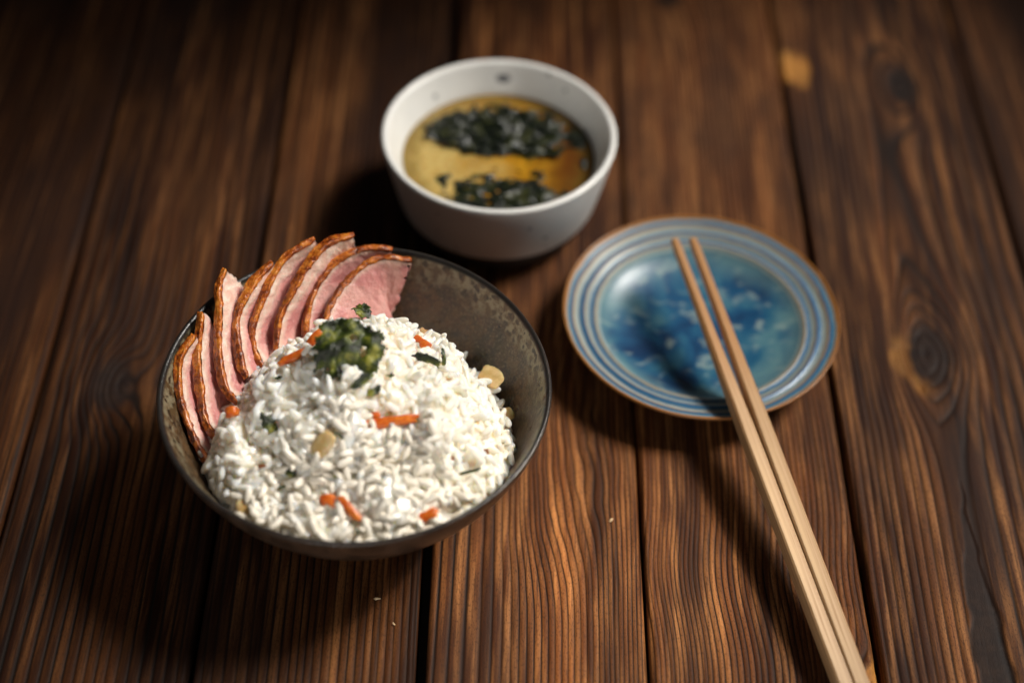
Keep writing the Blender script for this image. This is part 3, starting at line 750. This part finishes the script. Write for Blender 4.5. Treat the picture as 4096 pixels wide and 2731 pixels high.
duck_slice([(236, 450), (172, 520), (145, 620), (156, 730), (192, 860), (252, 1000), (320, 1095), (378, 1145)], 61.2, 59.5, [40, 44], 0.42, [0.5, 1.2, 1.6, 1.3, 0.5], [0.30, 0.24, 0.20, 0.2, 0.2],
           'leftmost duck slice, lying lowest against the left bowl wall', 1)
duck_slice([(262, 352), (245, 430), (232, 560), (246, 720), (276, 860), (322, 950), (384, 985)], 61.8, 60.1, [40, 44], 0.50, [0.55, 1.2, 1.8, 1.6, 0.7], [0.16, 0.26, 0.20, 0.16, 0.16],
           'second duck slice from the left, with a charred curled top end', 2)
duck_slice([(382, 150), (338, 215), (344, 350), (331, 480), (340, 620), (368, 735), (440, 788)], 62.5, 60.9, [52, 42], 0.46, [1.15, 1.5, 1.5, 1.5, 0.6], [1.2, 0.6, 0.28, 0.26, 0.2],
           'third duck slice from the left, with a broad pale fatty top', 3, blunt=0.8)
duck_slice([(600, 112), (505, 180), (452, 290), (420, 400), (418, 520), (442, 620), (476, 672)], 63.0, 61.5, [40, 42], 0.50, [0.6, 1.2, 1.6, 1.6, 0.8], [0.22, 0.24, 0.20, 0.16, 0.14],
           'fourth duck slice from the left, narrow with broad bumpy skin', 4)
duck_slice([(800, 4), (690, 55), (612, 140), (555, 250), (510, 370), (490, 480), (512, 570), (560, 640)], 63.5, 62.1, [42, 46], 0.46, [0.7, 1.3, 1.9, 2.0, 1.2], [0.60, 0.45, 0.30, 0.20, 0.16],
           'fifth duck slice from the left, its end buried in the rice', 5, blunt=0.5)
duck_slice([(985, -12), (885, -4), (830, 28), (765, 100), (703, 200), (652, 310), (612, 420), (606, 540)], 63.9, 62.5, [52, 46], 0.50, [1.0, 1.3, 1.9, 2.0, 1.4], [1.0, 0.60, 0.34, 0.22, 0.16],
           'sixth duck slice from the left, with the highest pale fatty tip', 6, blunt=0.8)
duck_slice([(1165, 55), (1090, 34), (1000, 44), (905, 90), (848, 155), (790, 235), (747, 350), (738, 470), (760, 560)], 64.5, 63.0, [60, 58], 0.42, [0.7, 1.3, 2.0, 2.2, 1.6], [0.05, 0.06, 0.06, 0.05, 0.05],
           'seventh duck slice from the left, deep pink behind the last slice', 7)
duck_slice([(1252, 104), (1180, 86), (1080, 92), (990, 150), (920, 230), (872, 300), (836, 390), (826, 500)], 64.5, 62.8, [68, 70], 0.44, [2.35, 2.7, 3.3, 3.6, 3.2], [0.03, 0.04, 0.04, 0.04, 0.04],
           'rightmost duck slice showing its whole pink cut face', 8, jag=0.10, blunt=1.0)

# ------------------------------------------------------------------ bits on the rice
def lump(name, mat, loc, rx, ry, rz, az, tilt, label, cat, group, seed=0, boxy=3.5, rough=0.08):
    """a cut vegetable piece: rounded block with uneven sides; long axis turned in the view"""
    nu, nv = 12, 14; V = []; F = []
    for i in range(nu + 1):
        t = -math.pi / 2 + math.pi * i / nu
        for j in range(nv):
            a = 2 * math.pi * j / nv
            e = 2 / boxy
            f = lambda c: math.copysign(abs(c) ** e, c)
            p = np.array([f(math.sin(t)), f(math.cos(t)) * f(math.cos(a)), f(math.cos(t)) * f(math.sin(a))])
            k = 1 + rough * (noise.noise(Vector((p[0] * 1.7 + seed * 3.1, p[1] * 1.7, p[2] * 1.7))) * 1.6)
            V.append((p[0] * rx * k, p[1] * ry * k, p[2] * rz * k))
    for i in range(nu):
        for j in range(nv):
            F.append((i * nv + j, i * nv + (j + 1) % nv, (i + 1) * nv + (j + 1) % nv, (i + 1) * nv + j))
    o = mesh_obj(name, V, F, mat, None, loc); bm = bmesh.new(); bm.from_mesh(o.data); bmesh.ops.remove_doubles(bm, verts=bm.verts, dist=1e-6); bmesh.ops.recalc_face_normals(bm, faces=bm.faces); bm.to_mesh(o.data); bm.free()
    orient(o, az, tilt); tag(o, label, cat, group); return o
def orient(o, az, tilt, roll=0.0):
    """x axis at angle az (degrees, anticlockwise) in the plane facing up the heap"""
    a = math.radians(az); up = -FWD * 0.75 + np.array([0, 0, 0.45]); up /= np.linalg.norm(up)
    ex = RIGHT * math.cos(a) - DOWN * math.sin(a); ex -= up * (ex @ up); ex /= np.linalg.norm(ex)
    ex = ex * math.cos(math.radians(tilt)) + up * math.sin(math.radians(tilt))
    ez = up - ex * (up @ ex); ez /= np.linalg.norm(ez); ey = np.cross(ez, ex)
    R = Matrix(((ex[0], ey[0], ez[0]), (ex[1], ey[1], ez[1]), (ex[2], ey[2], ez[2])))
    o.rotation_euler = (R @ Matrix.Rotation(math.radians(roll), 3, 'X')).to_euler()

G1 = 'carrot pieces in the rice'
for i, (dx, dy, rx, ry, rz, az, lift, lab) in enumerate([
    (676, 819, 0.58, 0.16, 0.14, 26, 0.20, 'carrot stick at the left edge of the rice beside duck'),
    (722, 778, 0.42, 0.17, 0.15, 55, 0.22, 'short carrot stick leaning left of the large seaweed flake'),
    (974, 791, 0.48, 0.19, 0.16, -38, 0.12, 'bright carrot piece at the top right of the rice'),
    (882, 970, 1.30, 0.20, 0.18, 9, 0.06, 'longest carrot strip, lying across the middle of the rice'),
    (532, 946, 0.24, 0.22, 0.22, 5, 0.10, 'small carrot cube between the duck and the rice'),
    (757, 1150, 0.34, 0.22, 0.16, -20, 0.10, 'short carrot chunk near the front of the rice'),
    (803, 1168, 0.55, 0.16, 0.14, -48, 0.14, 'slanting carrot stick near the front of the rice'),
    (981, 1184, 0.40, 0.22, 0.16, 22, 0.10, 'carrot chunk by the front right bowl rim'),
    (863, 953, 0.14, 0.13, 0.11, 10, 0.10, 'small pale orange carrot bit above the longest strip'),
    (1041, 1051, 0.10, 0.08, 0.08, 0, 0.10, 'tiny orange carrot crumb on the right of the rice')]):
    lump('carrot_piece', M['carrot'], on_rice(dx, dy, lift), rx * 1.08, ry, rz, az, 0, lab, 'carrot', G1, i, 2.7, 0.22)
G2 = 'pale braised shoot slices in the rice'
for i, (dx, dy, rx, ry, rz, az, lift, lab) in enumerate([
    (1128, 866, 0.58, 0.42, 0.09, -45, 0.36, 'large translucent yellow bamboo slice at the right rice edge'),
    (742, 1020, 0.52, 0.34, 0.09, 50, 0.02, 'pale yellow bamboo slice set in the middle of the rice'),
    (1168, 950, 0.26, 0.22, 0.10, -70, 0.00, 'small pale bamboo piece by the right bowl wall'),
    (572, 1162, 0.46, 0.34, 0.09, 10, -0.12, 'yellow bamboo slice low at the left front of the rice')]):
    lump('bamboo_slice', M['bamboo'], (at_z(dx, dy, 4.75) if i == 0 else at_z(dx, dy, 4.35) if i == 2 else on_rice(dx, dy, lift)), rx, ry, rz, az, 25 if i in (0, 1) else 0, lab, 'bamboo shoot', G2, i + 20, 3.0, 0.12)
lump('onion_piece', M['onion'], on_rice(968, 768, 0.12), 0.30, 0.24, 0.14, 20, 0, 'translucent brown onion piece above the bright carrot', 'onion', None, 31, 2.2, 0.3)
lump('mushroom_bit', M['shiitake'], on_rice(1115, 1038, 0.12), 0.13, 0.12, 0.08, 5, 0, 'small square brown mushroom bit on the right of the rice', 'mushroom', 'brown bits in the rice', 32, 5)
lump('mushroom_bit', M['shiitake'], on_rice(603, 1071, 0.10), 0.17, 0.09, 0.08, 5, 0, 'small brown mushroom bit on the left of the rice', 'mushroom', 'brown bits in the rice', 33, 4)

def flake(name, mat, loc, lx, ly, az, tilt, roll, seed, label, cat, group, crump=0.16, res=0.07, holes=0.25, thick=0.022, parent=None, layers=1, world=False, clampr=None):
    """a torn crumpled sheet with a ragged outline and holes"""
    V = []; F = []
    for L in range(layers):
        nx = max(6, int(2 * lx / res)); ny = max(5, int(2 * ly / res))
        g = {}
        ox = (rng.random() - 0.5) * lx * 0.5 * (L > 0); oy = (rng.random() - 0.5) * ly * 0.6 * (L > 0)
        sc = 1 if L == 0 else 0.75
        for i in range(nx + 1):
            for j in range(ny + 1):
                x = (-1 + 2 * i / nx) * lx * sc; y = (-1 + 2 * j / ny) * ly * sc
                a = math.atan2(y / ly, x / lx); r = math.hypot(x / lx, y / ly) / sc
                edge = 0.86 + 0.26 * noise.noise(Vector((math.cos(a) * 1.6, math.sin(a) * 1.6, seed * 2.7 + L * 5))) + 0.20 * noise.noise(Vector((math.cos(a) * 5, math.sin(a) * 5, seed + L))) + 0.10 * noise.noise(Vector((math.cos(a) * 14, math.sin(a) * 14, seed + L)))
                if r > edge: continue
                if holes and noise.noise(Vector((x * 2.4, y * 2.4, seed * 1.3 + L * 9))) > 0.72 - holes: continue
                q = Vector((x * (0.9 if world else 1.3), y * (2.2 if world else 1.3), seed * 4.1 + L * 3))
                z = crump * (noise.noise(q) * 1.5 + noise.noise(q * 2.3) * (0.8 if world else 0.7) + noise.noise(q * 5) * (0.15 if world else 0.15)) + 0.10 * L
                dx = crump * 0.6 * noise.noise(q + Vector((7, 3, 1))); dy = crump * 0.6 * noise.noise(q + Vector((2, 9, 4)))
                vx, vy = x + dx + ox, y + dy + oy
                if clampr:
                    ca, sa = math.cos(math.radians(az)), math.sin(math.radians(az))
                    bx = ca * vx - sa * vy + loc[0] - SB[0]; by = sa * vx + ca * vy + loc[1] - SB[1]; rr_ = math.hypot(bx, by)
                    if rr_ > clampr:
                        bx *= clampr / rr_; by *= clampr / rr_; z += 0.25 * (rr_ - clampr)
                        bx -= loc[0] - SB[0]; by -= loc[1] - SB[1]; vx = ca * bx + sa * by; vy = -sa * bx + ca * by
                g[(i, j)] = len(V); V.append((vx, vy, z))
        for i in range(nx):
            for j in range(ny):
                ks = [(i, j), (i + 1, j), (i + 1, j + 1), (i, j + 1)]
                if all(k in g for k in ks): F.append([g[k] for k in ks])
    used = sorted({v for f in F for v in f}); rm = {v: i for i, v in enumerate(used)}
    o = mesh_obj(name, [V[v] for v in used], [[rm[v] for v in f] for f in F], mat, parent, loc)
    md = o.modifiers.new('thickness', 'SOLIDIFY'); md.thickness = thick * CM; md.offset = 0
    if world: o.rotation_euler = (math.radians(tilt), math.radians(roll), math.radians(az))
    else: orient(o, az, tilt, roll)
    tag(o, label, cat, group); return o
G3 = 'toasted seaweed flakes on the rice'
for i, (dx, dy, lx, ly, az, tilt, roll, lift, cr_, layers, lab) in enumerate([
    (797, 803, 1.75, 1.35, -8, 0, 0, 0.16, 0.20, 1, 'largest crumpled green seaweed flake on top of the rice'),
    (833, 713, 0.55, 0.42, -50, 10, -30, 0.60, 0.18, 1, 'dark seaweed scrap standing up in front of the last duck slice'),
    (982, 822, 0.72, 0.22, -22, 0, 25, 0.28, 0.14, 1, 'bent dry seaweed flake below the bright carrot piece'),
    (1019, 822, 0.55, 0.12, 100, 0, 30, 0.30, 0.10, 1, 'thin upright seaweed strip at the right of the bent flake'),
    (828, 876, 0.62, 0.20, 38, 0, 20, 0.26, 0.12, 1, 'dark slanting seaweed strip just below the largest flake'),
    (860, 896, 0.26, 0.34, -60, 0, 0, 0.22, 0.12, 1, 'ragged seaweed scrap hanging below the slanting strip'),
    (894, 858, 0.24, 0.16, -30, 0, 0, 0.20, 0.08, 1, 'tiny seaweed scrap to the right of the slanting strip'),
    (627, 973, 0.72, 0.38, -22, 0, 0, 0.25, 0.18, 1, 'lone green seaweed flake on the left slope of the rice'),
    (778, 998, 0.28, 0.11, -35, 0, 0, 0.22, 0.06, 1, 'thin dark seaweed sliver beside the middle bamboo slice'),
    (773, 1086, 0.36, 0.26, -50, 0, 0, 0.22, 0.12, 1, 'small dark seaweed scrap in the front half of the rice'),
    (668, 1084, 0.32, 0.24, -40, 0, 0, 0.22, 0.12, 1, 'dark seaweed scrap at the lower left of the rice'),
    (660, 1113, 0.55, 0.09, 25, 0, 0, 0.18, 0.06, 1, 'thin dark seaweed thread at the lower left of the rice'),
    (1076, 1083, 0.66, 0.10, 17, 0, 10, 0.22, 0.05, 1, 'long thin seaweed strip near the right bowl rim'),
    (639, 868, 0.18, 0.11, 10, 0, 0, 0.16, 0.05, 1, 'tiny seaweed fleck beside the left carrot stick')]):
    small = min(lx, ly) < 0.3
    flake('seaweed_flake', M['nori'], at_depth(dx, dy, 60.9) if i == 1 else on_rice(dx, dy, lift), lx, ly, az, tilt, roll, i + 3, lab, 'seaweed', G3, cr_, 0.035 if small else 0.06, 0.0 if small else 0.24, 0.03, layers=layers)

# ------------------------------------------------------------------ soup
SZ = 3.48
def build_soup():
    n = 96; V = []; F = []
    R = float(np.interp(SZ, i2[::-1, 1], i2[::-1, 0])) - 0.01
    rs = [R, R - 0.04, R - 0.12, R * 0.8, R * 0.6, R * 0.4, R * 0.2]
    zs = [0.05, 0.015, 0.0, 0, 0, 0, 0]
    for r, z in zip(rs, zs):
        for j in range(n): V.append((r * math.cos(2 * math.pi * j / n), r * math.sin(2 * math.pi * j / n), z))
    V.append((0, 0, 0)); c = len(V) - 1
    for i in range(len(rs) - 1):
        for j in range(n): F.append((i * n + j, i * n + (j + 1) % n, (i + 1) * n + (j + 1) % n, (i + 1) * n + j))
    for j in range(n): F.append(((len(rs) - 1) * n + j, (len(rs) - 1) * n + (j + 1) % n, c))
    b0 = len(V)
    for r, z in ((3.95, -1.8), (3.0, -2.15)):
        for j in range(n): V.append((r * math.cos(2 * math.pi * j / n), r * math.sin(2 * math.pi * j / n), z))
    for j in range(n):
        F.append((j, b0 + j, b0 + (j + 1) % n, (j + 1) % n)); F.append((b0 + j, b0 + n + j, b0 + n + (j + 1) % n, b0 + (j + 1) % n))
    F.append(tuple(range(b0 + n, b0 + 2 * n))[::-1])
    o = mesh_obj('broth', V, F, M['soup'], None, SB + [0, 0, SZ]); fix_normals(o)
    tag(o, 'amber miso broth in the white bowl, cloudy on its left', 'soup')
build_soup()
G4 = 'wet seaweed pieces in the soup'
flake('wet_seaweed', M['wet'], SB + [0.45, 1.75, SZ + 0.08], 4.3, 2.1, -6, 0, 0, 21, 'largest wet black seaweed sheet at the back of the soup', 'seaweed', G4, 0.15, 0.06, 0.14, 0.04, layers=2, world=True, clampr=4.3)
flake('wet_seaweed', M['wet'], SB + [0.35, -2.45, SZ - 0.02], 3.9, 1.95, 4, 0, 0, 22, 'broken wet seaweed sheet along the front wall of the soup bowl', 'seaweed', G4, 0.11, 0.06, 0.30, 0.04, layers=2, world=True, clampr=4.3)
flake('wet_seaweed', M['wet'], SB + [-2.75, 1.65, SZ + 0.16], 1.1, 0.75, -35, 0, 0, 23, 'small wet seaweed scrap at the back left of the soup', 'seaweed', G4, 0.16, 0.06, 0.2, 0.04, world=True)
flake('wet_seaweed', M['wet'], SB + [4.05, -0.35, SZ + 0.06], 0.22, 0.55, 10, 0, 0, 24, 'narrow wet seaweed scrap at the right wall of the soup bowl', 'seaweed', G4, 0.08, 0.05, 0.0, 0.04, world=True)

# ------------------------------------------------------------------ crumbs on the table
for i, (dx, dy, r, lab) in enumerate([(1403, 1194, 0.10, 'pale crumb on the bright plank right of the bowl'), (866, 1374, 0.11, 'pale crumb on the table in front of the brown bowl'),
                                      (905, 1432, 0.06, 'tiny pale crumb nearest the dark plank gap in front')]):
    p = at_z(dx, dy, 0.06)
    lump('crumb', M['crumb'], p, r, r * 0.4, r * 0.4, 50 - 50 * i, 0, lab, 'crumb', 'crumbs on the table', 60 + i, 2.2, 0.5)
